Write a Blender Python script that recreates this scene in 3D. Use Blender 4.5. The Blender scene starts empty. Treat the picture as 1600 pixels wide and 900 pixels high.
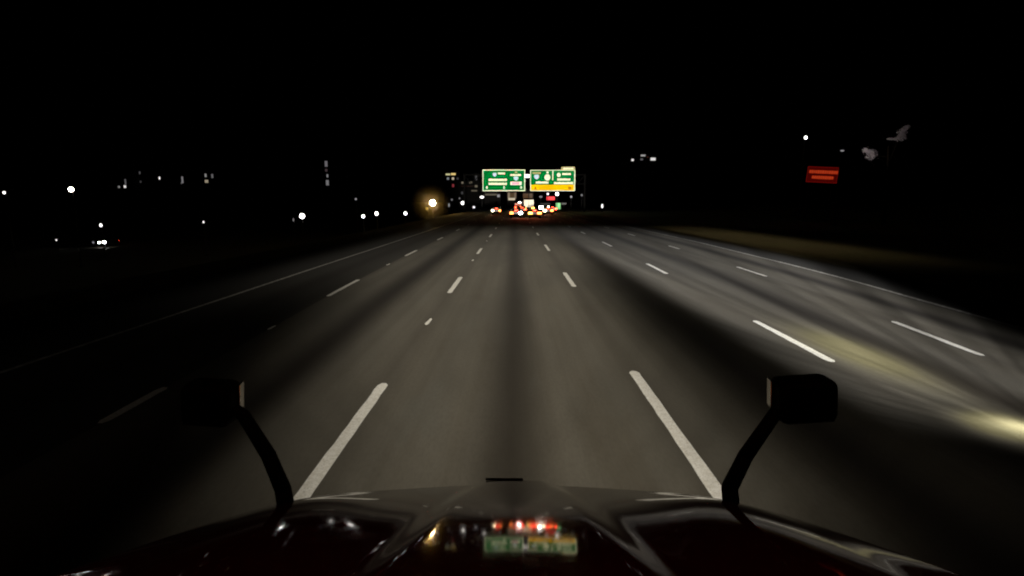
import bpy, bmesh, math, random
from math import sin, cos, tan, radians, pi, exp, sqrt
from mathutils import Vector, Matrix
random.seed(7)
sc = bpy.context.scene
col = sc.collection

# ------------------------------------------------------------ camera
F_PX, PITCH, YAW, CAM_H = 874.35, 0.15293, 0.00547, 2.552
cd = bpy.data.cameras.new('dash_camera')
cam = bpy.data.objects.new('dash_camera', cd); col.objects.link(cam)
cam.location = (0, 0, CAM_H)
cam.rotation_euler = (pi/2 - PITCH, 0, YAW)
cd.angle = 2*math.atan(800/F_PX)
cd.clip_start = 0.02; cd.clip_end = 9000
sc.camera = cam

# ------------------------------------------------------------ night sky (no sun: midnight)
w = bpy.data.worlds.new("World"); sc.world = w; w.use_nodes = True
nt = w.node_tree; bg = nt.nodes['Background']
sky = nt.nodes.new('ShaderNodeTexSky'); sky.sky_type = 'NISHITA'; sky.sun_disc = False
sky.sun_elevation = radians(-6); sky.sun_rotation = radians(200)
nt.links.new(sky.outputs[0], bg.inputs[0]); bg.inputs[1].default_value = 0.002
sc.view_settings.view_transform = 'Standard'; sc.view_settings.look = 'None'
sc.view_settings.exposure = 0; sc.view_settings.gamma = 1
sc.view_settings.use_curve_mapping = False
sc.cycles.pixel_filter_type = 'BLACKMAN_HARRIS'; sc.cycles.filter_width = 2.0
sc.cycles.max_bounces = 5; sc.cycles.use_denoising = True
sc.cycles.sample_clamp_indirect = 3; sc.cycles.use_light_tree = False; sc.cycles.light_sampling_threshold = 0

# ------------------------------------------------------------ node helper
class G:
    """tiny maths layer over a node tree"""
    def __init__(s, nt): s.nt = nt
    def m(s, op, a, b=None, c=None, clamp=False):
        n = s.nt.nodes.new('ShaderNodeMath'); n.operation = op; n.use_clamp = clamp
        for i, v in enumerate((a, b, c)):
            if v is None: continue
            if isinstance(v, (int, float)): n.inputs[i].default_value = v
            else: s.nt.links.new(v, n.inputs[i])
        return n.outputs[0]
    def add(s, a, b): return s.m('ADD', a, b)
    def sub(s, a, b): return s.m('SUBTRACT', a, b)
    def mul(s, a, b): return s.m('MULTIPLY', a, b)
    def div(s, a, b): return s.m('DIVIDE', a, b)
    def ss(s, x, lo, hi, a=0.0, b=1.0):
        n = s.nt.nodes.new('ShaderNodeMapRange'); n.interpolation_type = 'SMOOTHSTEP'
        s.nt.links.new(x, n.inputs['Value'])
        if lo > hi: lo, hi, a, b = hi, lo, b, a
        for k, v in (('From Min', lo), ('From Max', hi), ('To Min', a), ('To Max', b)): n.inputs[k].default_value = v
        return n.outputs[0]
    def gauss(s, x, c, wd):
        d = s.div(s.sub(x, c), wd)
        return s.m('EXPONENT', s.mul(s.mul(d, d), -1.0))
    def noise(s, vec, scale, detail=3, rough=.5):
        n = s.nt.nodes.new('ShaderNodeTexNoise'); n.inputs['Scale'].default_value = scale
        n.inputs['Detail'].default_value = detail; n.inputs['Roughness'].default_value = rough
        s.nt.links.new(vec, n.inputs['Vector']); return n.outputs[0]
    def xyz(s, v):
        n = s.nt.nodes.new('ShaderNodeSeparateXYZ'); s.nt.links.new(v, n.inputs[0]); return n.outputs
    def vec(s, x, y, z):
        n = s.nt.nodes.new('ShaderNodeCombineXYZ')
        for i, v in enumerate((x, y, z)):
            if isinstance(v, (int, float)): n.inputs[i].default_value = v
            else: s.nt.links.new(v, n.inputs[i])
        return n.outputs[0]
    def mix(s, f, c1, c2):
        n = s.nt.nodes.new('ShaderNodeMix'); n.data_type = 'RGBA'
        s.nt.links.new(f, n.inputs[0]) if not isinstance(f, (int, float)) else setattr(n.inputs[0], 'default_value', f)
        for i, c in ((6, c1), (7, c2)):
            if isinstance(c, (tuple, list)): n.inputs[i].default_value = (*c, 1)
            else: s.nt.links.new(c, n.inputs[i])
        return n.outputs[2]

MATS = {}
def mat(name, colr, rough=.6, metal=0.0, var=.12, scale=6.0, ior=1.5, coat=0.0, spec=.5):
    if name in MATS: return MATS[name]
    m = bpy.data.materials.new(name); m.use_nodes = True; MATS[name] = m
    g = G(m.node_tree); b = m.node_tree.nodes['Principled BSDF']
    tc = m.node_tree.nodes.new('ShaderNodeTexCoord')
    n = g.noise(tc.outputs['Object'], scale, 4)
    f = g.ss(n, .3, .7)
    c = g.mix(f, tuple(v*(1-var) for v in colr), tuple(min(1, v*(1+var)) for v in colr))
    m.node_tree.links.new(c, b.inputs['Base Color'])
    m.node_tree.links.new(g.ss(n, .2, .8, max(.02, rough*.85), min(1, rough*1.15)), b.inputs['Roughness'])
    b.inputs['Specular IOR Level'].default_value = spec
    b.inputs['Metallic'].default_value = metal; b.inputs['IOR'].default_value = ior
    b.inputs['Coat Weight'].default_value = coat; b.inputs['Coat Roughness'].default_value = .03
    return m
def glow(name, colr, strength):
    """a surface that gives off light: lamp lens, lit window, tail lamp"""
    k = 'glow_%s_%.3f_%.2f_%.2f_%.2f' % (name, strength, *colr)
    if k in MATS: return MATS[k]
    m = bpy.data.materials.new(k); m.use_nodes = True; MATS[k] = m
    b = m.node_tree.nodes['Principled BSDF']
    b.inputs['Base Color'].default_value = (*[c*.02 for c in colr], 1)
    b.inputs['Emission Color'].default_value = (*colr, 1); b.inputs['Emission Strength'].default_value = strength
    m.cycles.emission_sampling = 'NONE'
    return m

# ------------------------------------------------------------ mesh helpers
def box(bm, c, s, rz=0.0, bev=0.0, M=None):
    r = bmesh.ops.create_cube(bm, size=1.0)
    mt = Matrix.Translation(c) @ Matrix.Rotation(rz, 4, 'Z') @ Matrix.Diagonal((*s, 1))
    if M is not None: mt = M @ mt
    bmesh.ops.transform(bm, matrix=mt, verts=r['verts'])
    if bev:
        es = {e for v in r['verts'] for e in v.link_edges}
        bmesh.ops.bevel(bm, geom=list(es), offset=bev, segments=3, affect='EDGES', profile=.5)
def cyl(bm, p0, p1, r0, r1=None, seg=12):
    p0 = Vector(p0); p1 = Vector(p1); d = p1-p0; r1 = r0 if r1 is None else r1
    r = bmesh.ops.create_cone(bm, cap_ends=True, segments=seg, radius1=r0, radius2=r1, depth=d.length)
    q = d.to_track_quat('Z', 'Y').to_matrix().to_4x4()
    bmesh.ops.transform(bm, matrix=Matrix.Translation((p0+p1)/2) @ q, verts=r['verts'])
def ball(bm, c, r, s=(1, 1, 1), seg=14):
    q = bmesh.ops.create_uvsphere(bm, u_segments=seg, v_segments=max(6, seg//2), radius=r)
    bmesh.ops.transform(bm, matrix=Matrix.Translation(c) @ Matrix.Diagonal((*s, 1)), verts=q['verts'])
def obj(name, bm, m, parent=None, smooth=False):
    me = bpy.data.meshes.new(name); bm.to_mesh(me); bm.free()
    if m: me.materials.append(m)
    if smooth:
        for p in me.polygons: p.use_smooth = True
    o = bpy.data.objects.new(name, me); col.objects.link(o)
    if parent: o.parent = parent
    return o
def thing(name, label, cat, loc=(0, 0, 0), rz=0.0, group=None):
    o = bpy.data.objects.new(name, None); col.objects.link(o)
    o.empty_display_size = .3
    o.location = loc; o.rotation_euler = (0, 0, rz); o['label'] = label; o['category'] = cat
    if group: o['group'] = group
    return o
def B(): return bmesh.new()
def boxobj(name, c, s, m, parent, rz=0.0, bev=0.0):
    b = B(); box(b, c, s, rz, bev); return obj(name, b, m, parent)
def interp(t, pts):
    if t <= pts[0][0]: return pts[0][1]
    for (a, b), (c, d) in zip(pts, pts[1:]):
        if t <= c:
            k = (t-a)/(c-a); return b+(d-b)*k
    return pts[-1][1]
def sinterp(t, pts):
    """smooth (Catmull-Rom) version"""
    if t <= pts[0][0]: return pts[0][1]
    if t >= pts[-1][0]: return pts[-1][1]
    for i in range(len(pts)-1):
        a, b = pts[i], pts[i+1]
        if t <= b[0]:
            h = b[0]-a[0]; k = (t-a[0])/h
            m0 = (b[1]-pts[i-1][1])/(b[0]-pts[i-1][0]) if i > 0 else (b[1]-a[1])/h
            m1 = (pts[i+2][1]-a[1])/(pts[i+2][0]-a[0]) if i+2 < len(pts) else (b[1]-a[1])/h
            return (2*k**3-3*k*k+1)*a[1]+(k**3-2*k*k+k)*h*m0+(-2*k**3+3*k*k)*b[1]+(k**3-k*k)*h*m1
def sight(px, py, Y):
    """point seen at pixel (px,py) of the 1600x900 photo, Y metres ahead"""
    a = (px-800)/F_PX; b = (450-py)/F_PX
    x, y, z = a, cos(PITCH)+b*sin(PITCH), -sin(PITCH)+b*cos(PITCH)
    X = x*cos(YAW)-y*sin(YAW); Yw = x*sin(YAW)+y*cos(YAW)
    t = Y/Yw
    return Vector((X*t, Y, CAM_H+z*t))
def mpp(Y): return Y/F_PX      # metres per photo pixel at distance Y

# ------------------------------------------------------------ ground and road
def ground_z(x, y):
    def s(t): t = max(0, min(1, t)); return t*t*(3-2*t)
    z = 0.0
    if x < -11: z = -8.0*s((-11-x)/32)
    if x > 40: z = 2.0*s((x-40)/60)
    far = s((y-260)/500)
    return z*(1-far) + (-8.0*far if abs(x) > 30 else -1.0*far) + (-0.03 if z == 0 else -0.03)

mg = bpy.data.materials.new('grass_ground'); mg.use_nodes = True
g = G(mg.node_tree); b = mg.node_tree.nodes['Principled BSDF']; tc = mg.node_tree.nodes.new('ShaderNodeTexCoord')
n1 = g.noise(tc.outputs['Object'], 3.0, 6, .65); n2 = g.noise(tc.outputs['Object'], .25, 3)
c = g.mix(g.ss(n1, .3, .7), (.030, .036, .010), (.085, .075, .026))
c = g.mix(g.ss(n2, .4, .65), c, (.060, .046, .020))
mg.node_tree.links.new(c, b.inputs['Base Color']); b.inputs['Roughness'].default_value = .95
bp = mg.node_tree.nodes.new('ShaderNodeBump'); bp.inputs['Strength'].default_value = .8; bp.inputs['Distance'].default_value = .12
mg.node_tree.links.new(n1, bp.inputs['Height']); mg.node_tree.links.new(bp.outputs[0], b.inputs['Normal'])
xs = [-4000, -2000, -1000, -600, -400, -250, -180, -140, -110, -90] + [-75+i*2.0 for i in range(75)] + [80, 95, 120, 150, 200, 300, 450, 700, 1100, 2000, 4000]
ys = [-120, -60, -30] + [-20+i*5 for i in range(60)] + [300, 340, 400, 480, 560, 660, 800, 1000, 1400, 2000, 3000, 4500, 7000]
bm = B()
grid = [[bm.verts.new((x, y, ground_z(x, y))) for x in xs] for y in ys]
for j in range(len(ys)-1):
    for i in range(len(xs)-1):
        bm.faces.new((grid[j][i], grid[j][i+1], grid[j+1][i+1], grid[j+1][i]))
o = obj('ground', bm, mg, smooth=True); o['kind'] = 'structure'

# lane line positions: the carriageway flares slightly as it runs ahead
LINES = [
    [(0, -7.75), (12, -7.78), (22, -7.8), (40, -7.75), (400, -7.7)],
    [(0, -4.72), (7, -4.85), (17, -5.16), (30, -5.23), (400, -5.3)],
    [(0, -1.86), (400, -1.88)],
    [(0, 1.80), (400, 1.80)],
    [(0, 4.95), (10, 5.15), (21, 5.46), (34, 5.60), (60, 5.66), (400, 5.7)],
    [(0, 7.25), (9, 7.83), (12, 8.16), (20, 8.72), (32, 9.0), (60, 9.15), (400, 9.2)],
    [(0, 9.2), (8, 10.05), (13, 10.5), (20, 11.15), (28, 11.45), (38, 11.7), (400, 12.0)],
]
def line_x(i, y): return sinterp(y, LINES[i])
def lane_pt(u, y):
    if u <= 0: return line_x(0, y)+u*3.2
    if u >= 6: return line_x(6, y)+(u-6)*2.6
    k = int(u); return line_x(k, y)*(1-(u-k))+line_x(k+1, y)*(u-k)

mr = bpy.data.materials.new('worn_concrete'); mr.use_nodes = True
g = G(mr.node_tree); b = mr.node_tree.nodes['Principled BSDF']; L = mr.node_tree.links
uv = mr.node_tree.nodes.new('ShaderNodeUVMap'); uv.uv_map = 'lane'
tc = mr.node_tree.nodes.new('ShaderNodeTexCoord')
u, v, _ = g.xyz(uv.outputs[0]); X, Y, _z = g.xyz(tc.outputs['Object'])
# oil stripe down the middle of every lane
fr = g.m('FRACT', g.add(u, 20.0))
wob = g.mul(g.sub(g.noise(g.vec(g.mul(u, .6), g.mul(Y, .06), 0), 1.0, 3), .5), .10)
d = g.m('ABSOLUTE', g.add(g.sub(fr, .5), wob))
d = g.mul(d, g.add(1.0, g.mul(g.m('COMPARE', g.m('FLOOR', u), 2.0, .1), .35)))
oil = g.ss(d, .24, .0)
# how stained each lane is
lane = g.m('FLOOR', u)
def is_lane(k): return g.m('COMPARE', lane, k, .1)
amt = g.add(g.add(g.add(g.mul(is_lane(1), .97), g.mul(is_lane(2), .76)), g.add(g.mul(is_lane(3), .80), g.mul(is_lane(4), .90))), g.add(g.mul(is_lane(5), .92), g.mul(is_lane(0), .8)))
oil = g.mul(oil, amt)
lng = g.noise(g.vec(g.mul(X, 2.6), g.mul(Y, .035), 0), 1.0, 5, .6)       # long tyre-polish streaks
fine = g.noise(g.vec(g.mul(X, 30), g.mul(Y, 9), 0), 1.0, 3, .7)
pat = g.noise(g.vec(g.mul(X, .5), g.mul(Y, .12), 3.0), 1.0, 4)
base = g.mix(g.ss(lng, .32, .68), (.108, .096, .073), (.134, .121, .096))
base = g.mix(g.mul(g.ss(pat, .4, .66), .6), base, (.085, .078, .062))
pat2 = g.noise(g.vec(g.mul(X, 1.4), g.mul(Y, .25), 7.0), 1.0, 5, .65)
base = g.mix(g.mul(g.ss(pat2, .5, .75), .35), base, (.070, .056, .036))
base = g.mix(g.mul(g.ss(pat2, .45, .25), .25), base, (.135, .135, .118))
base = g.mix(g.mul(g.ss(fine, .35, .75), .24), base, (.055, .05, .04))
base = g.mix(g.mul(g.m('LESS_THAN', u, 1.0), .90), base, (.020, .018, .014))
base = g.mix(oil, base, (.014, .010, .006))
seam = g.ss(g.m('ABSOLUTE', g.sub(fr, .5)), .40, .5)                       # darker band along the lane lines
base = g.mix(g.mul(seam, .35), base, (.050, .042, .031))
sh = g.m('MAXIMUM', g.ss(u, 6.03, 6.08), g.ss(u, -.03, -.08))              # asphalt shoulders
base = g.mix(sh, base, (.028, .026, .022))
L.new(base, b.inputs['Base Color']); b.inputs['Roughness'].default_value = .85
b.inputs['Specular IOR Level'].default_value = .25
bp = mr.node_tree.nodes.new('ShaderNodeBump'); bp.inputs['Strength'].default_value = .15; bp.inputs['Distance'].default_value = .01
L.new(fine, bp.inputs['Height']); L.new(bp.outputs[0], b.inputs['Normal'])
us = [-1.0, -.5, 0] + [i*.25 for i in range(1, 24)] + [6, 6.3, 6.7]
ry = [-60, -30, -10] + [i*2.0 for i in range(0, 35)] + [75, 85, 100, 120, 150, 200, 260, 320, 400]
bm = B(); uvl = bm.loops.layers.uv.new('lane'); gr = []
def road_z(y): return 0.0 if y < 255 else ground_z(0, y)+.03
for y in ry: gr.append([(bm.verts.new((lane_pt(u_, max(0, y)), y, road_z(y))), u_, y) for u_ in us])
for j in range(len(ry)-1):
    for i in range(len(us)-1):
        q = (gr[j][i], gr[j][i+1], gr[j+1][i+1], gr[j+1][i])
        f = bm.faces.new([p[0] for p in q])
        for lp, p in zip(f.loops, q): lp[uvl].uv = (p[1], p[2])
o = obj('road', bm, mr, smooth=True); o['kind'] = 'structure'

mp = bpy.data.materials.new('lane_paint'); mp.use_nodes = True
g = G(mp.node_tree); b = mp.node_tree.nodes['Principled BSDF']; tc = mp.node_tree.nodes.new('ShaderNodeTexCoord')
n = g.noise(tc.outputs['Object'], 14, 6, .75); n2 = g.noise(tc.outputs['Object'], 60, 2)
c = g.mix(g.ss(n, .38, .62), (.74, .71, .63), (.90, .88, .82)); c = g.mix(g.mul(g.ss(n2, .52, .72), .75), c, (.45, .42, .36))
mp.node_tree.links.new(c, b.inputs['Base Color']); b.inputs['Roughness'].default_value = .7
mpe = bpy.data.materials.new('worn_edge_paint'); mpe.use_nodes = True
g = G(mpe.node_tree); b = mpe.node_tree.nodes['Principled BSDF']; tc = mpe.node_tree.nodes.new('ShaderNodeTexCoord')
n = g.noise(tc.outputs['Object'], 5, 6, .75)
c = g.mix(g.ss(n, .4, .62), (.30, .29, .26), (.72, .70, .65)); mpe.node_tree.links.new(c, b.inputs['Base Color'])
def strip(bm, i, y0, y1, wd=.15, z=.004, dx=0.0, rag=.006):
    n = max(2, int((y1-y0)/.25)) if y1-y0 < 20 else int((y1-y0)/2)
    prev = None
    ks = [0, .35] + list(range(1, n)) + [n-.35, n]
    for k in ks:
        y = y0+(y1-y0)*k/n; x = line_x(i, y)+dx; ww = wd/2*(.45 if k in (0, n) else 1)
        a = bm.verts.new((x-ww+random.uniform(-rag, rag), y, z)); c = bm.verts.new((x+ww+random.uniform(-rag, rag), y, z))
        if prev: bm.faces.new((prev[0], prev[1], c, a))
        prev = (a, c)
DASH = {
    1: [(6.17, 7.46), (15.04, 18.34), (26.53, 29.73), (37.81, 40.55)],
    2: [(4.4, 7.65), (15.6, 19.0), (27.6, 31.0), (41.0, 44.6)],
    3: [(4.4, 8.25), (16.8, 20.25), (29.4, 33.6), (43.0, 46.5)],
    4: [(8.75, 11.93), (19.90, 23.25), (32.39, 36.04), (45.2, 48.2)],
    5: [(9.14, 11.88), (19.22, 22.11), (30.63, 32.88), (42.6, 45.4)],
}
bm = B()
for i, ds in DASH.items():
    for a, c in ds: strip(bm, i, a, c, .13 if i in (1, 5) else .145)
    last = ds[-1][0]
    for k in range(1, 17): strip(bm, i, last+12.19*k, last+12.19*k+3.05, .14)
    strip(bm, i, ds[0][0]-12.19, ds[0][0]-9.1, .14)
for i, a, c in ((2, 11.45, 12.15), (2, 24.3, 24.9), (1, 22.6, 23.2), (1, 11.0, 11.4), (2, 36.6, 37.1)):   # worn scraps between dashes
    strip(bm, i, a, c, .07, rag=.015)
o = obj('lane_markings', bm, mp); o['kind'] = 'structure'
bm = B(); strip(bm, 0, 3, 240, .11, rag=.012); strip(bm, 6, 3, 240, .11, rag=.012)
o = obj('edge_markings', bm, mpe); o['kind'] = 'structure'

# ------------------------------------------------------------ headlamp light with a beam pattern
def beam(name, loc, power, colr, build, parent=None):
    ld = bpy.data.lights.new(name, 'POINT'); ld.energy = power; ld.color = colr; ld.shadow_soft_size = .05
    ld.use_nodes = True; nt = ld.node_tree; g = G(nt)
    em = nt.nodes['Emission']; ld.energy = power*1000; tc = nt.nodes.new('ShaderNodeTexCoord')
    x, y, z = g.xyz(tc.outputs['Normal'])
    res = build(g, x, y, z, loc)
    if isinstance(res, tuple): nt.links.new(res[1], em.inputs['Color']); res = res[0]
    nt.links.new(g.mul(res, .001), em.inputs['Strength'])
    o = bpy.data.objects.new(name, ld); col.objects.link(o); o.location = loc
    if parent: o.parent = parent; o.location = Vector(loc)-parent.location
    return o
SGN = 1.0
def low_beam(g, x, y, z, loc):
    h = loc[2]
    x = g.mul(x, SGN); y = g.mul(y, SGN); z = g.mul(z, SGN)
    dn = g.m('MAXIMUM', g.mul(z, -1.0), .012)
    gx = g.add(g.mul(g.div(x, dn), h), loc[0])           # where this ray meets the road
    gy = g.add(g.mul(g.div(y, dn), h), loc[1])
    inv = g.div(h*h, g.mul(g.mul(dn, dn), dn))
    lat = g.mul(g.ss(gx, -6.6, -1.6), g.ss(gx, 6.0, 1.9))
    lat = g.mul(lat, g.ss(g.add(gx, g.mul(gy, .30)), -2.2, 1.3))
    lat = g.add(lat, g.mul(g.mul(g.ss(gx, -10.5, -6.5), g.ss(gx, -3.2, -5.2)), g.ss(gy, 11, 25, .010, .42)))                # left side falls off close in
    side = g.ss(gx, 3.2, 1.2)                                                   # right flank dims close in, not far out
    side = g.add(side, g.mul(g.sub(1.0, side), g.ss(gy, 10, 30, .12, 1.0)))
    lng = g.mul(g.ss(gy, 2.6, 5.0), g.ss(gy, 66, 20, 0, 1))
    lng = g.mul(lng, g.ss(gy, 6, 40, 1.1, .85))
    st = g.noise(g.vec(g.mul(g.div(x, g.m('MAXIMUM', y, .05)), 9), g.mul(z, 5), 0), 1.0, 3)
    e = g.mul(g.mul(g.mul(lat, lng), side), g.ss(st, .2, .8, .88, 1.12))
    down = g.mul(g.mul(e, inv), g.ss(z, 0, -.006))
    # the kick of light above the cut-off that picks out the signs
    yy = g.m('MAXIMUM', y, .05); el = g.div(z, yy); az = g.div(x, yy)
    up = g.mul(g.mul(g.ss(el, -.004, .004), g.ss(el, .10, .07)), g.mul(g.ss(az, -.12, -.08), g.ss(az, .16, .12)))
    fwd = g.ss(y, .02, .2)
    return g.mul(g.add(down, g.mul(up, 50000.0)), fwd)

# ------------------------------------------------------------ own truck
paint = mat('maroon_paint', (.075, .0020, .0010), .06, .0, .06, 2.0, ior=1.6)
blackp = mat('black_plastic', (.003, .003, .003), .75, spec=.15)
chrome = mat('dull_chrome', (.55, .55, .53), .18, 1.0)
glass = mat('mirror_glass', (.03, .03, .03), .04, .9)
rubber = mat('tyre_rubber', (.015, .015, .015), .85)
steel = mat('painted_steel', (.012, .012, .013), .7, spec=.2)
galv = mat('galvanised_steel', (.16, .16, .16), .55, .6)
g = G(paint.node_tree); b = paint.node_tree.nodes['Principled BSDF']; tc = paint.node_tree.nodes.new('ShaderNodeTexCoord')
b.inputs['Specular Tint'].default_value = (1.0, .86, .66, 1)
dn = g.noise(tc.outputs['Object'], 9, 6, .7); ds = g.noise(tc.outputs['Object'], 120, 2)
dust = g.mul(g.ss(dn, .42, .72), g.ss(ds, .35, .7))
old = b.inputs['Base Color'].links[0].from_socket
paint.node_tree.links.new(g.mix(g.mul(dust, .10), old, (.30, .25, .18)), b.inputs['Base Color'])
paint.node_tree.links.new(g.add(g.mul(dust, .10), .05), b.inputs['Roughness'])
truck = thing('semi_truck', 'maroon long nosed truck with black hood mirrors carrying the camera', 'truck', (0, 0, 0))
SIL = [(-620, 880, 1.40), (-583, 857, 1.50), (-545, 843, 1.60), (-483, 822, 1.76), (-403, 798, 1.95), (-333, 781, 2.10), (-260, 771, 2.19), (-160, 764, 2.25),
       (-90, 760, 2.285), (-45, 758.2, 2.30), (0, 757.6, 2.302)]
SIL = SIL + [(-a, p, y) for a, p, y in reversed(SIL[:-1])]
fx = []; 
for dx, py, yy in SIL:
    p = sight(797+dx, py, yy); fx.append(p)
N = len(fx); NS = 160; NV = 60
def col_at(s):
    t = s*(N-1)
    return [sinterp(t, [(i, fx[i][k]) for i in range(N)]) for k in range(3)]
RISE = [(-.1, -.0412), (0, 0), (0.1, 0.0409), (0.2, 0.0806), (0.3, 0.1191), (0.4, 0.1559), (0.5, 0.191), (0.6, 0.2238), (0.7, 0.2546), (0.8, 0.284), (0.9, 0.3125), (1.0, 0.3402), (1.1, 0.367), (1.2, 0.3927), (1.3, 0.4174), (1.4, 0.4414), (1.5, 0.465), (1.6, 0.488), (1.7, 0.511), (1.8, .534)]
def rise(t): return sinterp(t, RISE)
def bump_(x, y):
    # raised centre spine, widening towards the cab, with rolled flanks; soft hollows beside it; fender crowns
    def s(t): t = max(0, min(1, t)); return t*t*(3-2*t)
    z = 0.0
    z += .022*exp(-((abs(x)-.72)/.20)**2)*s((2.15-y)/.3)
    z -= .05*s((abs(x)-.88)/.30)
    return z
def ridge(x, y):
    def s(t): t = max(0, min(1, t)); return t*t*(3-2*t)
    hw = .110+.150*(2.3-y); fl = .085+.045*(2.3-y)
    return .020*(1-s((abs(x)-hw)/fl))
bm = B(); rows = []
for j in range(NV+1):
    v = j/NV; row = []
    for i in range(NS+1):
        s_ = i/NS; xf, yf, zf = col_at(s_)
        yr = .62; xr = max(-1.14, min(1.14, xf*1.03)); 
        # columns run straight back
        y = yr+(yf-yr)*v; x = xr+(xf-xr)*v
        z = zf+rise(yf-y)+bump_(x, y)-bump_(xf, yf)+ridge(x, y)
        row.append(bm.verts.new((x, y, z)))
    rows.append(row)
# rolled lip then the nose / fender skirt
for (out, dn) in ((.006, .004), (.012, .014), (.015, .03), (.02, .08), (.03, .25), (.03, .55)):
    row = []
    for i in range(NS+1):
        xf, yf, zf = col_at(i/NS)
        nrm = Vector((xf*.9, (yf-1.2), 0)).normalized()
        row.append(bm.verts.new((xf+nrm.x*out*1.6, yf+nrm.y*out*1.6, zf+ridge(xf, yf)-dn)))
    rows.append(row)
for j in range(len(rows)-1):
    for i in range(NS):
        bm.faces.new((rows[j][i], rows[j][i+1], rows[j+1][i+1], rows[j+1][i]))
hood = obj('hood', bm, paint, truck, smooth=True)
p = sight(788, 747.5, 2.34)
b_ = B(); box(b_, (p.x, p.y, p.z-.004), (.168, .016, .006), 0, .003)
box(b_, (p.x, p.y-.01, p.z-.012), (.03, .014, .016))
obj('hood_handle', b_, blackp, truck)
boxobj('grille', (0, 2.35, .90), (.95, .06, .56), blackp, truck, bev=.02)
b_ = B()
for k in range(9): box(b_, (0, 2.385, .66+k*.06), (.88, .012, .02))
obj('grille_bars', b_, chrome, truck)
boxobj('bumper', (0, 2.42, .48), (2.25, .22, .34), chrome, truck, bev=.04)
boxobj('cowl', (0, .52, 1.72), (2.2, .26, .08), blackp, truck, bev=.02)
for sx in (-1, 1):
    hl = boxobj('headlight', (sx*.80, 2.20, .98), (.34, .16, .2), blackp, truck, bev=.03)
    boxobj('lens', (sx*.80, 2.285, .98), (.28, .02, .15), glow('head', (1, .93, .78), 3.0), hl)
    b_ = B(); cyl(b_, (sx*1.12, 1.35, .52), (sx*.82, 1.35, .52), .52, seg=40)
    wl = obj('wheel', b_, rubber, truck); b_ = B(); cyl(b_, (sx*1.13, 1.35, .52), (sx*1.0, 1.35, .52), .29, seg=32); obj('rim', b_, chrome, wl)
# hood mirrors on swept arms
def mirror(sx, pts, box_px, edge_px):
    Y0 = 2.02
    b_ = B(); P = [sight(px, py, yy) for px, py, yy, r in pts]
    for (a, c), q0, q1 in zip(zip(P, P[1:]), pts, pts[1:]): cyl(b_, a, c, q0[3], q1[3], 14)
    for a, q in zip(P, pts): ball(b_, a, q[3])
    arm = obj('mirror_arm', b_, blackp, truck, smooth=True)
    x0, y0, x1, y1 = box_px
    a = sight(x0, y0, Y0); c = sight(x1, y1, Y0); ctr = (a+c)/2
    bm = B(); box(bm, (0, 0, 0), (abs(c.x-a.x), .13, abs(a.z-c.z)), 0, .031)
    bmesh.ops.transform(bm, matrix=Matrix.Translation(ctr) @ Matrix.Rotation(radians(-4*sx), 4, 'Y'), verts=bm.verts)
    hs = obj('mirror_housing', bm, blackp, truck, smooth=False)
    boxobj('mirror_glass', (ctr.x, ctr.y-.068, ctr.z), (abs(c.x-a.x)*.8, .008, abs(a.z-c.z)*.78), glass, hs, bev=.003)
    xi = min(abs(a.x), abs(c.x))*sx
    bm = B(); box(bm, (0, 0, 0), (.008, .045, abs(a.z-c.z)*.66), 0, .003)
    bmesh.ops.transform(bm, matrix=Matrix.Translation((xi-sx*.004, Y0+.035, ctr.z+.012)) @ Matrix.Rotation(radians(-4*sx), 4, 'Y') @ Matrix.Rotation(radians(-8*sx), 4, 'Z'), verts=bm.verts)
    obj('glint_strip', bm, mat('glint_chrome', (.85, .83, .80), .12, 1.0), hs)  # strip added so the housing's inner edge shows a pale reflection
mirror(1, [(1142, 782, 2.03, .032), (1140, 762, 2.03, .031), (1165, 712, 2.02, .028), (1212, 645, 2.02, .024), (1235, 630, 2.02, .019)], (1213, 590, 1296, 655),
       [(1216, 588), (1208, 600), (1204, 620), (1202, 636)])
mirror(-1, [(446, 786, 2.03, .032), (442, 764, 2.03, .031), (420, 712, 2.02, .028), (380, 648, 2.02, .024), (355, 632, 2.02, .019)], (290, 596, 371, 660),
       [(365, 593), (373, 608), (378, 624), (380, 638)])
# cab shell behind and above the camera
boxobj('cab_back', (0, -1.6, 2.1), (2.3, .08, 2.2), paint, truck, bev=.03)
rf = boxobj('cab_roof', (0, -.75, 3.45), (2.3, 1.9, .12), paint, truck, bev=.05)
for sx in (-1, 1):
    boxobj('cab_door', (sx*1.17, -.95, 1.55), (.06, 1.2, 1.1), paint, truck, bev=.02)
    b_ = B(); cyl(b_, (sx*1.16, -.45, 1.85), (sx*1.14, -.75, 3.4), .035, .035, 8); obj('windscreen_pillar', b_, blackp, truck)
for k in range(5):
    x = -.9+.45*k
    boxobj('added_roof_lamp', (x, .16, 3.53), (.12, .06, .045), glow('amber', (1, .35, .05), 2.0), truck, bev=.012)  # unseen roof lamps, added to go with the fill on the hood
ld = bpy.data.lights.new('hood_fill_light', 'AREA'); ld.shape = 'RECTANGLE'; ld.size = 1.9; ld.size_y = .05; ld.energy = 2.2; ld.color = (1, .32, .10)
mo = bpy.data.objects.new('hood_fill_light', ld); col.objects.link(mo); mo.location = (0, .24, 3.5); mo.rotation_euler = (radians(28), 0, 0); mo.parent = truck  # fill light added to bring out the hood's red
BEAM_W = 11.6
for sx in (-1, 1):
    beam('headlamp_light', (sx*.80, 2.33, .98), BEAM_W, (1.0, .93, .80), low_beam, truck)

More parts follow.
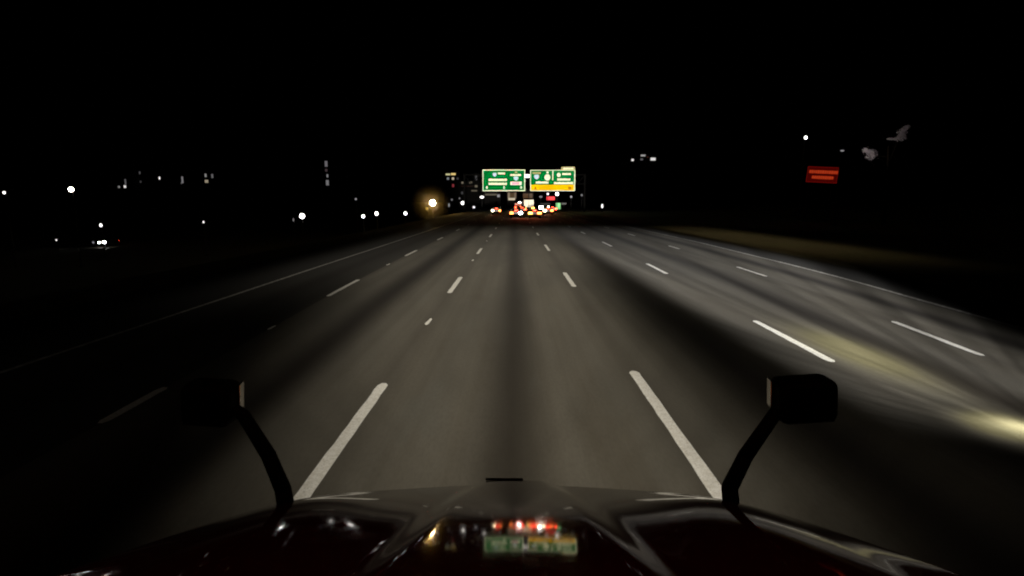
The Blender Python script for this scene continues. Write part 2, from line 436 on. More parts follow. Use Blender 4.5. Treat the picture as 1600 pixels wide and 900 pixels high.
# ------------------------------------------------------------ sedan running alongside (its lamps light the right lanes)
def sedan(root, bodym, tail, tl_strength, wd=1.8, front=False, ln=4.6, tail_size=(.30, .16)):
    """car pointing +Y, rear bumper at y=0"""
    prof = [(.0, .45), (.0, .85), (.12, 1.0), (.75, 1.04), (1.45, 1.42), (2.5, 1.45), (3.35, 1.02), (4.35, .86), (4.58, .66), (4.6, .38), (3.9, .28), (.5, .28)]
    k = ln/4.6; hw = wd/2
    bm = B(); R = []
    for sx, inset in ((-1, 0), (-.9, .0), (.9, .0), (1, 0)):
        ring = []
        for (y, z) in prof:
            top = max(0, (z-.95))/.5
            xx = sx*hw*(1-.16*top); zz = z-(.03 if abs(sx) == 1 else 0)
            yy = y*k+(0.05 if abs(sx) == 1 and y < 1 else (-.05*k if abs(sx) == 1 and y > 4 else 0))
            ring.append(bm.verts.new((xx, yy, zz)))
        R.append(ring)
    n = len(prof)
    for a, c in zip(R, R[1:]):
        for i in range(n): bm.faces.new((a[i], a[(i+1) % n], c[(i+1) % n], c[i]))
    bm.faces.new(R[0]); bm.faces.new(list(reversed(R[-1])))
    obj('body', bm, bodym, root)
    b_ = B(); mt = Matrix.Translation((0, 1.08*k, 1.245)) @ Matrix.Rotation(radians(29), 4, 'X'); box(b_, (0, 0, 0), (wd*.70, .62, .02), M=mt)
    obj('rear_window', b_, glass, root)
    b_ = B(); mt = Matrix.Translation((0, 2.93*k, 1.255)) @ Matrix.Rotation(radians(-27), 4, 'X'); box(b_, (0, 0, 0), (wd*.70, .8, .02), M=mt)
    obj('windscreen', b_, glass, root)
    for sx in (-1, 1):
        for y in (.85, 3.65):
            b_ = B(); cyl(b_, (sx*hw*1.01, y*k, .33), (sx*(hw-.22), y*k, .33), .33, seg=20)
            wl = obj('wheel', b_, rubber, root); b_ = B(); cyl(b_, (sx*(hw*1.01+.006), y*k, .33), (sx*(hw-.1), y*k, .33), .2, seg=16); obj('rim', b_, chrome, wl)
        boxobj('tail_lamp', (sx*(hw-.2), -.012, .82), (tail_size[0], .03, tail_size[1]), tail if not isinstance(tail, tuple) else tail[0 if sx < 0 else 1], root, bev=.01)
        boxobj('headlight', (sx*(hw-.25), 4.5*k, .68), (.3, .12, .13), glow('head', (1, .95, .8), 2.0) if front else glass, root, bev=.02)
    boxobj('number_plate', (0, -.012, .68), (.5, .02, .13), mat('plate_white', (.5, .5, .48), .5), root)
    boxobj('rear_bumper', (0, .02, .45), (wd*.97, .12, .2), blackp, root, bev=.03)
side = thing('sedan', 'dark sedan running alongside on the right with its headlights on', 'car', (6.45, .55, 0))
sedan(side, mat('navy_paint', (.01, .012, .02), .2, 0, .1), glow('tail', (1, .03, .01), 3), 3, front=True)
def side_beam(g, x, y, z, loc):
    h = loc[2]
    x = g.mul(x, SGN); y = g.mul(y, SGN); z = g.mul(z, SGN)
    dn = g.m('MAXIMUM', g.mul(z, -1.0), .008)
    gx = g.add(g.mul(g.div(x, dn), h), loc[0]); gy = g.add(g.mul(g.div(y, dn), h), loc[1])
    inv = g.div(h*h, g.mul(g.mul(dn, dn), dn))
    # broad carpet: left edge slants inwards with distance
    le = g.sub(gx, g.sub(4.75, g.mul(g.sub(gy, 8.0), .035)))
    lat = g.mul(g.ss(le, -.75, .6), g.ss(g.sub(gx, g.mul(gy, .32)), 6.7, 4.0))
    lat = g.mul(lat, g.ss(gx, 14.0, 11.2))
    lng = g.mul(g.ss(gy, 5.6, 7.5), g.mul(g.ss(gy, 64, 14), g.ss(gy, 12, 34, 1.0, .62)))
    carpet = g.mul(lat, lng)
    hot1 = g.mul(g.mul(g.gauss(gx, 5.68, .36), g.gauss(gy, 6.12, .38)), 2.8)
    core = g.mul(g.mul(g.gauss(gx, 5.80, .17), g.gauss(gy, 6.10, .24)), 5.0)
    hot2 = g.mul(g.mul(g.gauss(gx, 5.86, .52), g.gauss(gy, 9.4, 1.7)), 1.35)
    st = g.noise(g.vec(g.mul(g.div(x, g.m('MAXIMUM', y, .05)), 14), g.mul(z, 4), 1.0), 1.0, 4)
    e = g.mul(g.add(g.mul(carpet, .62), g.add(g.add(hot1, hot2), core)), g.ss(st, .25, .75, .62, 1.38))
    verge = g.mul(g.mul(g.ss(gx, 13.0, 14.8), g.ss(gx, 20.5, 17.0)), g.mul(g.ss(gy, 19, 33), g.ss(gy, 62, 38)))
    e = g.add(e, g.mul(verge, .060))
    yel = g.m('MINIMUM', g.mul(g.add(hot1, hot2), 1.1), 1.0)
    tint = g.mix(yel, (.98, .965, .95), (1.0, .98, .66))
    tint = g.mix(g.ss(gx, 12.5, 13.5), tint, (1.0, .76, .36))
    return g.mul(g.mul(g.mul(e, inv), g.ss(z, -.004, -.010)), g.ss(y, .02, .2)), tint
SIDE_W = 52.0
beam('headlamp_light', (5.85, 5.25, .68), SIDE_W, (1, 1, 1), side_beam, side)

# ------------------------------------------------------------ traffic ahead
RED = glow('tail', (1, .06, .02), 14); ORANGE = glow('orange', (1, .20, .035), 12); YEL = glow('yellow', (1, .50, .08), 8)
WHT = glow('white', (1, .95, .88), 60); REDB = glow('tail', (1, .05, .02), 30); PALE = glow('pale', (1, .85, .55), 22)
TG = 'cars ahead with tail lights on'
def far_car(label, X, Y, bodyc, tails, size=(.42, .26)):
    t = thing('car', label, 'car', (X, Y, 0), 0, TG)
    sedan(t, mat('car_paint_'+'%d' % int(bodyc[0]*1000), bodyc, .3), tails, 0, tail_size=size)
    b_ = B(); box(b_, (0, .93, 1.22), (.5, .03, .05)); obj('brake_lamp', b_, REDB, t)
    return t
far_car('car ahead in the truck lane, red left lamp and dazzling white right lamp', .15, 88, (.02, .02, .022), (ORANGE, WHT), (.5, .34))
far_car('car ahead just right of the truck lane with broad yellow lamps', 3.05, 87, (.03, .005, .005), (YEL, ORANGE), (.6, .32))
far_car('car ahead in the third lane with pale lamps beside a grey speck', 6.6, 112, (.05, .05, .05), (PALE, ORANGE), (.55, .36))
far_car('lone car ahead in the left lane with one pale and one orange lamp', -3.75, 112, (.015, .02, .03), (PALE, ORANGE), (.40, .34))
far_car('car ahead behind the yellow lamped car, red lamps, near the lane line', 1.6, 128, (.02, .02, .02), (RED, RED), (.55, .3))
far_car('furthest red lamped car ahead, left of the green shop sign', 9.3, 139, (.02, .03, .02), (RED, REDB), (.5, .3))
def box_truck(label, X, Y, wd, z0, z1, face, tails, tz, tsize, marker=None):
    t = thing('box_truck', label, 'truck', (X, Y, 0), 0, 'lorries ahead in the traffic')
    ln = 8
    boxobj('cargo_box', (0, ln/2, (z0+z1)/2), (wd, ln, z1-z0), face, t, bev=.04)
    b_ = B(); box(b_, (0, -.02, (z0+z1)/2), (.05, .03, z1-z0-.2))
    obj('rear_door_frame', b_, steel, t)
    boxobj('cab', (0, ln+1.0, 1.4), (2.1, 1.8, 1.7), steel, t, bev=.1)
    boxobj('rear_bumper', (0, .05, z0-.35), (wd*.9, .12, .16), steel, t)
    for sx in (-1, 1):
        boxobj('tail_lamp', (sx*wd*.42, -.03, tz), (tsize[0], .04, tsize[1]), tails[0 if sx < 0 else 1], t, bev=.01)
        for y in (1.8, ln+.9):
            b_ = B(); cyl(b_, (sx*1.08, y, .48), (sx*.78, y, .48), .48, seg=20); obj('wheel', b_, rubber, t)
for x_, y_, e_ in ((.9, 84, 20), (3.0, 84, 20), (6.6, 109, 20), (-3.75, 109, 12)):
    ld = bpy.data.lights.new('tail_light', 'AREA'); ld.size = 1.2; ld.energy = e_; ld.color = (1, .05, .015)
    o = bpy.data.objects.new('tail_light', ld); col.objects.link(o); o.location = (x_, y_+2.9, .85); o.rotation_euler = (radians(-80), 0, 0)
white_box = mat('white_box_paint', (.85, .80, .68), .9, spec=0); red_lit_box = mat('red_lit_tint', (.45, .10, .05), .5)  # red lamp light on the van's rear is put into its colour
box_truck('white box truck ahead with its pale rear doors lit up', 3.55, 146, 2.5, 1.15, 3.05, white_box, (YEL, YEL), .95, (.7, .35))
box_truck('small red lit van truck ahead, left of the white box truck', .75, 142, 1.5, .9, 2.2, red_lit_box, (RED, ORANGE), 1.15, (.35, .5))
box_truck('dark box truck ahead on the right with two round white lamps', 8.1, 152, 2.6, 1.3, 2.2, steel, (WHT, PALE), 1.0, (.8, .7))

# ------------------------------------------------------------ overhead signs
SY = 150.0
def sp(px, py): return sight(px, py, SY)
green = mat('sign_green', (.000, .14, .026), .9, 0, .12, .4, spec=0); swhite = mat('sign_white', (.80, .86, .66), .9, 0, .05, 1, spec=0)
syel = mat('sign_yellow', (.86, .47, .002), .9, 0, .15, .3, spec=0); sblue = mat('sign_pale_blue', (.45, .62, .78), .9, spec=0); spink = mat('sign_pink', (.85, .36, .52), .9, spec=0)
stan = mat('sign_tan', (.40, .36, .17), .9, spec=0); sdark = mat('sign_legend_dark', (.40, .17, .004), .9, spec=0)
gsteel = mat('gantry_steel', (.004, .004, .004), .9, spec=0)
class Sign:
    def __init__(s, t): s.t = t; s.n = 0
    def rect(s, name, x0, y0, x1, y1, m, z=.02, bev=0.0):
        a = sp(x0, y0); c = sp(x1, y1)
        b_ = B(); box(b_, ((a.x+c.x)/2, SY-z, (a.z+c.z)/2), (c.x-a.x, .04, a.z-c.z), 0, bev)
        return obj(name, b_, m, s.t)
    def word(s, x0, y0, x1, y1, m, gaps=()):
        # a line of lettering too small to read: separate strokes of letter height
        b_ = B(); x = x0; h = y1-y0
        while x < x1-.3:
            wd = random.uniform(.75, 1.15); wd = min(wd, x1-x)
            a = sp(x, y0+random.choice((0, 0, .12*h))); c = sp(x+wd, y1)
            box(b_, ((a.x+c.x)/2, SY-.07, (a.z+c.z)/2), (c.x-a.x, .03, a.z-c.z))
            mid = sp(x+wd*.5, (y0+y1)/2)
            x += wd+random.uniform(.05, .12)
        return obj('lettering', b_, m, s.t)
    def shape(s, name, pts, m, z=.075):
        b_ = B(); vs = [b_.verts.new((sp(x, y).x, SY-z, sp(x, y).z)) for x, y in pts]
        f = b_.faces.new(vs); r = bmesh.ops.extrude_face_region(b_, geom=[f])
        bmesh.ops.translate(b_, verts=[v for v in r['geom'] if isinstance(v, bmesh.types.BMVert)], vec=(0, -.03, 0))
        bmesh.ops.recalc_face_normals(b_, faces=b_.faces)
        return obj(name, b_, m, s.t)
    def border(s, x0, y0, x1, y1, wd=1.0):
        b_ = B()
        for (p, q, r, t) in ((x0, y0, x1, y0+wd), (x0, y1-wd, x1, y1), (x0, y0+wd, x0+wd, y1-wd), (x1-wd, y0+wd, x1, y1-wd)):
            a = sp(p, q); c = sp(r, t); box(b_, ((a.x+c.x)/2, SY-.055, (a.z+c.z)/2), (c.x-a.x, .03, a.z-c.z))
        return obj('border', b_, swhite, s.t)
    def shield(s, x0, y0, x1, y1, m):
        xm = (x0+x1)/2; h = y1-y0
        s.shape('route_shield', [(x0, y0+.15*h), (x0+(x1-x0)*.2, y0), (x1-(x1-x0)*.2, y0), (x1, y0+.15*h), (x1, y0+.55*h), (x1-(x1-x0)*.2, y1-.2*h), (xm, y1), (x0+(x1-x0)*.2, y1-.2*h), (x0, y0+.55*h)], m)
    def disc(s, cx, cy, rx, ry, m, name='route_disc'):
        s.shape(name, [(cx+rx*cos(k*pi/8), cy+ry*sin(k*pi/8)) for k in range(16)], m)
    def arrow(s, cx, cy, m):
        s.shape('arrow', [(cx-1.0, cy-2.4), (cx+1.0, cy-2.4), (cx+1.0, cy-.2), (cx+2.1, cy-.2), (cx, cy+2.3), (cx-2.1, cy-.2), (cx-1.0, cy-.2)], m)
t = thing('overhead_sign', 'green overhead road sign with three down arrows and a pink panel', 'road sign')
s = Sign(t)
s.rect('panel', 754, 265, 820.5, 298.6, green); s.border(754, 265, 820.5, 298.6, 1.4)
s.shield(770, 270, 776, 276.5, sblue); s.word(778, 269.5, 789, 272.3, swhite)
s.word(763.5, 279.2, 792, 282.9, swhite); s.word(763.5, 285.4, 792, 289.0, swhite)
s.word(797, 271.9, 814, 274.9, swhite); s.rect('mark', 804.5, 267.6, 808, 270.4, stan, .07)
s.shield(802.5, 275.8, 810, 282.6, sblue)
s.rect('toll_panel', 797.5, 283.8, 815, 289.2, swhite, .05); s.rect('legend', 800, 284.6, 811.5, 288.4, spink, .085)
for cx in (760.7, 787.5, 814.2): s.arrow(cx, 293.3, swhite)
t = thing('overhead_sign', 'green overhead road sign with a yellow strip along its bottom', 'road sign')
s = Sign(t)
s.rect('panel', 828.5, 265.5, 898.3, 288.6, green); s.rect('yellow_panel', 828.5, 288.6, 898.3, 298.4, syel, .022)
s.border(828.5, 265.5, 898.3, 298.4, 1.0)
s.rect('exit_tab', 877, 260.5, 898.3, 265.4, stan); s.word(880, 261.8, 896, 264.6, swhite)
s.word(832, 268.9, 845, 271.9, stan); s.shield(834.5, 273, 842.3, 280.5, sblue)
s.disc(855.3, 277.2, 4.6, 5.0, swhite); s.rect('mark', 854, 268, 857, 271, swhite, .07)
s.word(837, 283.4, 857, 286.9, swhite); s.rect('divider', 863, 266.6, 864.4, 281.5, swhite, .05)
s.disc(873, 273.3, 3.1, 3.4, swhite); s.word(878.5, 270.4, 892, 273.5, swhite)
s.word(870.5, 278.8, 891, 282.2, swhite); s.word(865.5, 284.3, 895.5, 287.8, swhite)
s.shape('arrow', [(834, 296.3), (836.5, 291.2), (839, 296.3)], sdark, .05); s.word(888, 291.6, 893, 296, sdark)
# gantry behind the signs
t = thing('sign_gantry', 'dark steel truss gantry spanning the road behind the two signs', 'gantry', (0, 0, 0))
zb, zt = 7.2, 9.6
b_ = B()
for yy in (SY+.6, SY+1.8):
    for zz in (zb, zt): cyl(b_, (-13.5, yy, zz), (18.5, yy, zz), .11, seg=8)
    n = 16
    for k in range(n):
        x0 = -13.5+32*k/n; x1 = x0+32/n
        cyl(b_, (x0, yy, zb if k % 2 else zt), (x1, yy, zt if k % 2 else zb), .06, seg=6)
obj('truss', b_, gsteel, t)
for x in (-13.5, 18.5):
    b_ = B(); gz = ground_z(x, SY)
    for yy in (SY+.6, SY+1.8): cyl(b_, (x, yy, gz-.2), (x, yy, zt+.2), .2, seg=10)
    for k in range(5): cyl(b_, (x, SY+.6, gz+.3+k*1.8), (x, SY+1.8, gz+1.9+k*1.7), .05, seg=6)
    obj('post', b_, gsteel, t)
a = sp(823.5, 275)
p_ = boxobj('lamp_housing', (a.x, SY+.3, a.z+.35), (1.1, .5, .16), gsteel, t, bev=.03); 
boxobj('lens', (a.x, SY+.0, a.z), (1.2, .1, .75), glow('white', (1, .97, .92), 4), p_, bev=.08)
for sx0 in (758, 786, 816, 833, 862, 893):
    a = sp(sx0, 282); b_ = B(); box(b_, (a.x, SY+.30, a.z), (.12, .5, 4.6)); obj('hanger', b_, gsteel, t)

# ------------------------------------------------------------ lamps
def lamp(label, px, py, Y, r_px, colr=(1, .96, .9), strength=6, kind='street', sx=1.0, sz=1.0, group='street lamps beyond the road'):
    p = sight(px, py, Y); r = r_px*mpp(Y)*.72
    gz = ground_z(p.x, Y)
    t = thing('street_lamp' if kind == 'street' else 'flood_lamp', label, 'lamp', (p.x, Y, gz), 0, group)
    z = p.z-gz
    if z < 1: z = 1.0
    b_ = B(); cyl(b_, (0, .25, 0), (0, .25, z+r*sz+.1), .10, .06, 8); box(b_, (0, .25, .1), (.4, .4, .2))
    obj('pole', b_, steel, t)
    b_ = B(); box(b_, (0, .22, z+r*sz+.10), (r*2.0*sx+.1, .45, .10), 0, .03); obj('lamp_head', b_, steel, t)
    b_ = B(); ball(b_, (0, 0, z), r, (sx, .5, sz), 16); obj('lens', b_, glow(kind, colr, strength), t, smooth=True)
    return t
CW = (1, .97, .93); WARM = (1, .82, .55); GREY = (.75, .73, .76)
GL = 'scattered lamps left of the road'
lamp('small white lamp cut by the left edge of the view', 6.5, 301, 90, 3.0, CW, 3, group=GL)
lamp('strong squarish white lamp with a yellow rim, far left', 111, 296, 90, 5.5, (1, .94, .80), 14, 'flood', 1.05, .9, group=GL)
lamp('faint small lamp just below and left of the strong far left lamp', 88, 375, 120, 1.9, CW, 1.2, group=GL)
lamp('white lamp above the pair of headlights, far left', 157.5, 352, 105, 2.9, CW, 3, group=GL, sz=1.25)
lamp('single small lamp in the dark between the far left towers and the road', 318, 347, 110, 2.0, CW, 1.2, group=GL, sz=1.3)
lamp('big round white lamp midway along the left edge of the road', 472, 337.5, 100, 5.3, CW, 16, group=GL)
lamp('dim speck of a lamp at the foot of the big round white lamp', 458.5, 343.5, 110, 2.0, GREY, .25, group=GL, sx=.7, sz=1.7)
lamp('faint lamp standing higher than its white neighbours', 556, 311, 160, 2.2, GREY, .35, group=GL)
lamp('left lamp of the close pair of round white lamps', 567.5, 338, 120, 3.5, CW, 6, group=GL)
lamp('right, slightly higher lamp of the close pair of round white lamps', 588.3, 333.6, 125, 3.4, CW, 6, group=GL, sz=1.2)
lamp('round white lamp by itself left of the glaring lamp', 633.5, 333.5, 140, 3.3, CW, 6, group=GL)
GS = 'lamps around the signs and traffic'
glare = lamp('glaring white lamp in a yellow halo left of the signs', 676, 317, 130, 6.2, (1, .93, .82), 30, 'flood', group=GS)
lamp('amber lamp glowing just below the glaring white lamp', 667, 326, 128, 3.0, (1, .62, .10), .45, group=GS)
lamp('bright lamp right of the glaring lamp, highest of its three', 723, 317.2, 170, 3.4, CW, 6, group=GS)
lamp('smaller lamp lower right, closest to the left lane', 740.5, 326, 170, 2.6, GREY, 1.5, group=GS)
lamp('dim tall lamp between the glaring lamp and the bright lamp', 701.5, 320.5, 180, 2.0, GREY, .35, group=GS, sx=.8, sz=2.0)
lamp('dim lamp above the dim tall lamp', 706, 312, 190, 2.2, GREY, .18, group=GS)
lamp('dim lamp just over the bright lamp', 718, 310, 190, 1.8, GREY, .2, group=GS)
lamp('flat oval white lamp under the corner of the left sign', 753, 308, 180, 3.4, CW, 3, group=GS, sx=1.3, sz=.7)
lamp('white lamp directly under the middle of the left sign, above the traffic', 812, 318.5, 190, 4.4, CW, 9, group=GS)
lamp('small white lamp under the yellow strip, left of its bright neighbour', 856, 303, 185, 2.2, CW, 2, group=GS)
lamp('bright round white lamp under the yellow strip over the red sign', 870.5, 303, 185, 3.3, CW, 7, group=GS)
lamp('faint grey lamp left of the red shop sign', 845, 307.5, 200, 2.4, GREY, .3, group=GS, sx=1.4, sz=.8)
lamp('grey lamp right of the red shop sign', 892.5, 307.5, 190, 2.2, GREY, .6, group=GS)
lamp('faint lamp out to the right below the exit tab', 909, 305, 200, 2.3, GREY, .25, group=GS)
lamp('tall oval white lamp standing alone right of the signs', 941, 322, 150, 2.4, CW, 1.6, group=GS, sx=.85, sz=1.9)
lamp('small grey lamp at the right end of the tail lights', 864, 331.5, 125, 2.0, GREY, .5, group=GS)
lamp('high round white lamp above the red framed sign', 1259, 215, 80, 3.3, CW, 5, group='lamps on the right')
# point light for the glaring lamp plus a scattering ball added to imitate lens bloom
gp = sight(676, 317, 130)
ld = bpy.data.lights.new('glare_light', 'POINT'); ld.energy = 2000; ld.color = (1, .58, .12); ld.shadow_soft_size = .5
lo = bpy.data.objects.new('glare_light', ld); col.objects.link(lo); lo.location = (gp.x, 128.6, gp.z)
b_ = B(); ball(b_, (0, 0, 0), 5.0, (1, 1, 1), 24)
mh = bpy.data.materials.new('bloom_volume'); mh.use_nodes = True; nt = mh.node_tree
for n in list(nt.nodes):
    if n.type == 'BSDF_PRINCIPLED': nt.nodes.remove(n)
pv = nt.nodes.new('ShaderNodeVolumePrincipled'); g = G(nt); tc = nt.nodes.new('ShaderNodeTexCoord'); vl = nt.nodes.new('ShaderNodeVectorMath'); vl.operation = 'LENGTH'; nt.links.new(tc.outputs['Object'], vl.inputs[0]); nt.links.new(g.mul(g.ss(vl.outputs['Value'], 4.9, .3), .012), pv.inputs['Density']); pv.inputs['Color'].default_value = (.95, .9, .8, 1)
nt.links.new(pv.outputs[0], nt.nodes['Material Output'].inputs['Volume'])
o = obj('bloom_halo', b_, mh, smooth=True); o['kind'] = 'stuff'; o.location = (gp.x-.3, 129, gp.z-.35)
# oncoming car on the low street, far left
t = thing('car', 'car with two white headlights on the low street, far left', 'car', tuple(sight(159, 379, 132).xy)+(ground_z(-90, 132),), pi)
q = sight(159, 379, 132); t.location = (q.x, 136.6, q.z-.68)
sedan(t, mat('car_paint_20', (.02, .02, .022), .3), RED, 3, front=False)
for sx, rp, st in ((-1, 3.6, 12), (1, 2.7, 6)):
    b_ = B(); ball(b_, (sx*.6, 4.64, .68+(.1 if sx < 0 else 0)), rp*mpp(132)*.8, (1, .4, .85), 14); obj('headlight_lens', b_, glow('head', CW, st), t, smooth=True)
lamp('dim lamp touching the left of the two far left headlights', 146, 381, 133, 2.2, GREY, .3, group=GL)

# ------------------------------------------------------------ far buildings with lit windows
dark_wall = mat('dark_facade', (.020, .018, .018), .8); brown_wall = mat('brown_facade', (.10, .05, .03), .8)
TW = 'dark city towers with a few lit windows'
def tower(label, x0, x1, ytop, Y, wins, wall=dark_wall, name='tower', group=TW):
    a = sight(x0, ytop, Y); c = sight(x1, ytop, Y); gz = -9
    t = thing(name, label, 'building', ((a.x+c.x)/2, Y, gz), 0, group)
    wd = c.x-a.x; h = a.z-gz; dp = min(30, wd*.8)
    wl = boxobj('wall', (0, dp/2, h/2), (wd, dp, h), wall, t)
    boxobj('roof', (0, dp/2, h+.6), (wd*.6, dp*.6, 1.2), wall, t)
    b_ = B(); cx = (a.x+c.x)/2
    for px, py, wpx, hpx, colr, st in wins:
        q = sight(px, py, Y)
        w_ = boxobj('window', (q.x-cx, -.15, q.z-gz), (wpx*mpp(Y), .25, hpx*mpp(Y)), glow('window', colr, st), t)
    # mullion grid so the dark facade is not a bare slab
    nfl = max(3, int(h/4)); b_ = B()
    for k in range(1, min(nfl, 30)): box(b_, (0, -.05, h*k/min(nfl, 30)), (wd*.98, .12, .35))
    obj('floor_bands', b_, steel, t)
    return t
W1 = (.9, .88, .85); W2 = (1, .85, .6); W3 = (1, .72, .25); PK = (.75, .5, .55)
tower('leftmost dark tower with a bright window under a dim streak', 178, 203, 262, 900, [(186, 292, 3, 3, W1, .22), (195.3, 291.5, 3.4, 4, W1, .8), (196, 284, 2.2, 8, GREY, .12)])
tower('dark tower with two barely lit windows', 209, 229, 262, 1000, [(218, 270, 3, 4, GREY, .08), (219.5, 284, 3, 3, GREY, .05)])
tower('dark tower with one tiny crisp window light', 239, 258, 268, 950, [(249.3, 278.3, 2.4, 4, CW, .9)])
tower('dark tower with one upright grey lit strip', 276, 294, 266, 950, [(285, 281, 2.6, 10, GREY, .22), (283.5, 286, 2, 3, GREY, .08)])
tower('dark tower with three warm grey windows', 312, 340, 266, 950, [(321.3, 274, 2.6, 5, W1, .25), (322.8, 283.3, 5, 4.4, W2, .28), (331.7, 275, 2.8, 6, GREY, .15)])
tower('tallest thin dark tower with stacked dim windows', 502, 521, 246, 1000, [(509.6, 256, 4, 8.5, (.8, .74, .8), .16), (509.8, 266, 3.4, 4, PK, .06), (511.6, 274.7, 2.4, 4.6, GREY, .25), (511.6, 285.5, 4.2, 8, GREY, .2)])
tower('tower left of the signs crowned with a yellow light bar', 693, 718, 267, 800,
      [(700, 272.5, 7, 2.6, (.9, .85, .45), .6), (708.3, 272, 7, 3.0, W3, .8), (700, 279, 3.4, 3.4, (.6, .65, .7), .3), (707.8, 279, 3.4, 3.4, W2, .5), (708, 290, 3, 4.5, (.9, .12, .15), .22), (715, 279, 3, 3, GREY, .05)])
tower('broad brown block with faint windows touching the left sign', 716, 757, 283.5, 700,
      [(723.5, 285.5, 5, 3, W2, .15), (735.5, 285.5, 4.5, 3.6, W2, .09), (744, 291, 4, 3.4, W2, .12), (741, 298, 9, 2.2, W2, .08), (722, 301.5, 3, 4, GREY, .05), (730, 291, 20, 1.2, (.5, .12, .05), .02)], name='apartment_block')
tower('slim block between the brown block and the left sign', 739, 750, 272, 740, [(744, 278, 3, 7, GREY, .07)], name='apartment_block')
tower('low pale block under the left half of the left sign', 757, 782, 300, 500,
      [(767, 304, 18, 2.4, W2, .10), (779, 306, 4, 4, GREY, .35)], name='low_building')
tower('lit beige building with a bright base under the left sign', 792, 808, 299, 450,
      [(795, 305.5, 3, 9, (1, .75, .5), .22), (805, 305.5, 3, 9, (1, .7, .45), .14), (800, 305, 6.5, 7, (.8, .4, .08), .07), (799.5, 311, 10.5, 3.4, (1, .85, .6), .55)], name='low_building')
tower('dull brown lit building under the gap between the signs', 817, 834, 299, 450,
      [(821.5, 306, 8, 7, (.9, .45, .2), .09), (829.5, 306, 5, 7, (.9, .6, .4), .12)], name='low_building')
tower('long dark building right of the signs with small roofline lights', 980, 1030, 236, 300,
      [(988.3, 250, 3.4, 3.2, CW, .8), (1004.8, 243, 7, 2.6, W1, .35), (1002.5, 249, 4, 2.4, GREY, .12), (1020.3, 248.6, 7.5, 4, W1, .8), (1012, 245.5, 2.5, 2.5, (.5, .15, .1), .05)], name='office_building')

# lit shop signs
def shop_sign(label, px, py, wpx, hpx, Y, colr, st, base=(.05, .05, .05), rows=0):
    q = sight(px, py, Y); gz = ground_z(q.x, Y); t = thing('shop_sign', label, 'sign', (q.x, Y, gz), 0, 'lit roadside signs')
    wd = wpx*mpp(Y); h = hpx*mpp(Y); z = q.z-gz
    boxobj('cabinet', (0, .2, z), (wd+.25, .3, h+.25), steel, t, bev=.05)
    boxobj('lit_face', (0, .02, z), (wd, .06, h), glow('sign', colr, st), t, bev=min(wd, h)*.02)
    b_ = B(); cyl(b_, (0, .3, 0), (0, .3, z-h/2), .15, seg=8); obj('post', b_, steel, t)
    return t
shop_sign('glowing red oval shop sign under the yellow strip', 860.5, 309.8, 12.5, 5.2, 220, (1, .02, .03), 1.2)
shop_sign('light green lit sign right of the traffic', 872.3, 322, 6.8, 9.5, 200, (.35, .95, .35), .9)
shop_sign('small dim grey sign attached beyond the light green sign', 881, 318.2, 7, 2.2, 205, (.5, .52, .5), .15)

# red framed sign, two rows, on the right
Y = 72; q = sight(1284, 273, Y); gz = ground_z(q.x, Y)
t = thing('roadside_sign', 'red glowing framed sign with two rows of orange lettering', 'sign', (q.x, Y, gz), radians(-26))
z = q.z-gz; wd = 3.35; h = 1.95
boxobj('panel', (0, .1, z), (wd+.1, .12, h+.1), mat('dark_red_panel', (.12, .006, .004), .5), t, bev=.02)
b_ = B()
for zz in (h/2-.05, -h/2+.05): box(b_, (0, 0, z+zz), (wd, .05, .05))
for xx in (-wd/2, wd/2): box(b_, (xx, 0, z), (.05, .05, h))
obj('frame_tube', b_, glow('neon', (.9, .02, .01), .17), t)
boxobj('backlit_face', (0, .03, z), (wd-.15, .03, h-.2), glow('neonface', (.8, .01, .004), .055), t)
for zz, x0, x1 in ((.34, -1.5, 1.55), (-.34, -1.1, 1.3)):
    b_ = B(); x = x0
    while x < x1:
        wl = random.uniform(.16, .24); hh = random.uniform(.36, .44)
        box(b_, (x+wl/2, -.02, z+zz), (wl, .05, hh*.95)); x += wl+.045
    obj('lettering', b_, glow('letters', (1, .085, .02), .38), t)
for xx in (-1.3, 1.3):
    b_ = B(); cyl(b_, (xx, .2, 0), (xx, .2, z-h/2), .1, seg=8); obj('post', b_, steel, t)

t.rotation_euler = (0, radians(4), radians(-26)); t.location.x -= z*sin(radians(4))
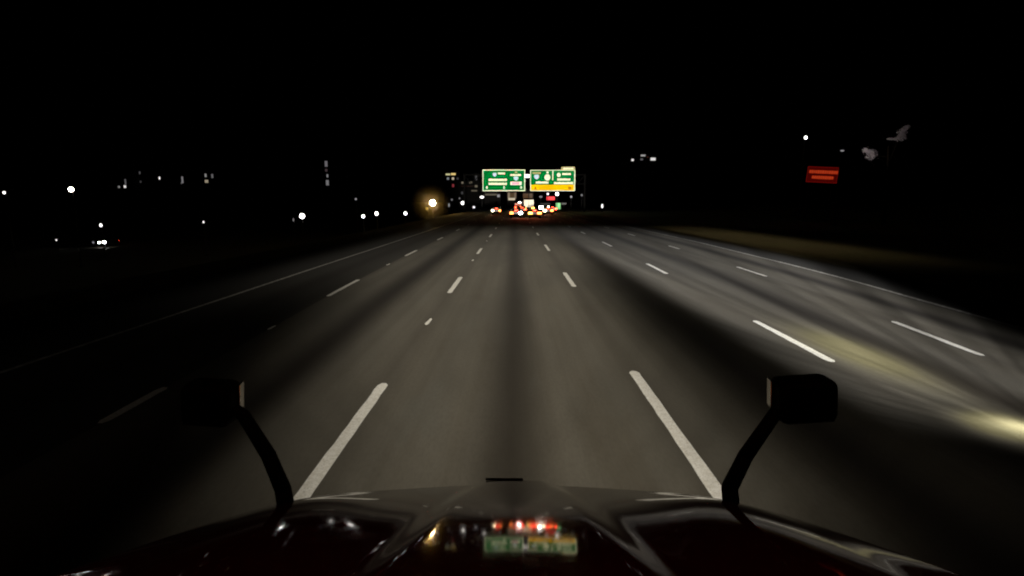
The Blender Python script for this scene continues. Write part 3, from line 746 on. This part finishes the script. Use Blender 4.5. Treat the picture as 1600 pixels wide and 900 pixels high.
# tree on the right with two pale sprays lit by an added spot
TY = 62
leafm = mat('pale_leaves', (.34, .30, .31), .7); bark = mat('dark_bark', (.008, .006, .004), .9, spec=0)
q = sight(1385, 300, TY); gz = ground_z(q.x, TY)
t = thing('tree', 'dark tree whose upper sprays of leaves catch an added spot, far right', 'tree', (q.x, TY, gz))
def loc(px, py, dy=0): p = sight(px, py, TY+dy); return Vector((p.x-q.x, p.y-TY, p.z-gz))
b_ = B(); top = loc(1388, 228)
cyl(b_, (0, 0, -.2), (.1, 0, 3.5), .22, .16, 10); cyl(b_, (.1, 0, 3.5), top, .16, .06, 8)
for px, py in ((1362, 242), (1410, 208), (1345, 234), (1400, 222)):
    cyl(b_, Vector((.1, 0, 3.4)).lerp(top, random.uniform(.1, .8)), loc(px, py, .3), .06, .02, 6)
obj('trunk', b_, bark, t)
def spray(bm, curve, n, spread, sz):
    for _ in range(n):
        k = random.uniform(0, len(curve)-1.001); i = int(k); f = k-i
        a, c = curve[i], curve[i+1]; w_ = (a[2]*(1-f)+c[2]*f)*spread
        p = loc(a[0]*(1-f)+c[0]*f+random.gauss(0, w_), a[1]*(1-f)+c[1]*f+random.gauss(0, w_*.8), random.uniform(-.4, .4))
        M = Matrix.Translation(p) @ Matrix.Rotation(random.uniform(0, 6.28), 4, 'Z') @ Matrix.Rotation(random.uniform(0, 3.14), 4, 'X')
        s_ = sz*random.uniform(.6, 1.2)
        vs = [bm.verts.new(M @ Vector(v)) for v in ((-s_, 0, 0), (0, -s_*.45, 0), (s_, 0, 0), (0, s_*.45, 0))]
        bm.faces.new(vs)
b_ = B()
spray(b_, [(1420, 197, 1.3), (1412, 203, 2.6), (1409, 211, 3.2), (1411, 214, 3.0), (1400, 217, 1.6), (1387, 217, .9)], 1100, 1.05, .085)
spray(b_, [(1350, 234, 1.3), (1359, 237, 2.4), (1366, 241, 3.2), (1357, 247, 3.2)], 800, 1.05, .085)
obj('crown', b_, leafm, t)
lp = lamp('thin tilted grey lamp head above the red framed sign', 1316, 235.5, 61, 2.6, GREY, .35, group='lamps on the right', sx=1.6, sz=.6)
ld = bpy.data.lights.new('spray_spot', 'SPOT'); ld.energy = 900; ld.spot_size = radians(50); ld.spot_blend = .6; ld.color = (1, .93, .9); ld.shadow_soft_size = .2  # spot added near the lamp head to brighten the leaf sprays
lo = bpy.data.objects.new('spray_spot', ld); col.objects.link(lo); lp_p = sight(1316, 238, 59); lo.location = lp_p; lo.rotation_euler = (sight(1390, 218, 62)-lp_p).to_track_quat('-Z', 'Y').to_euler()
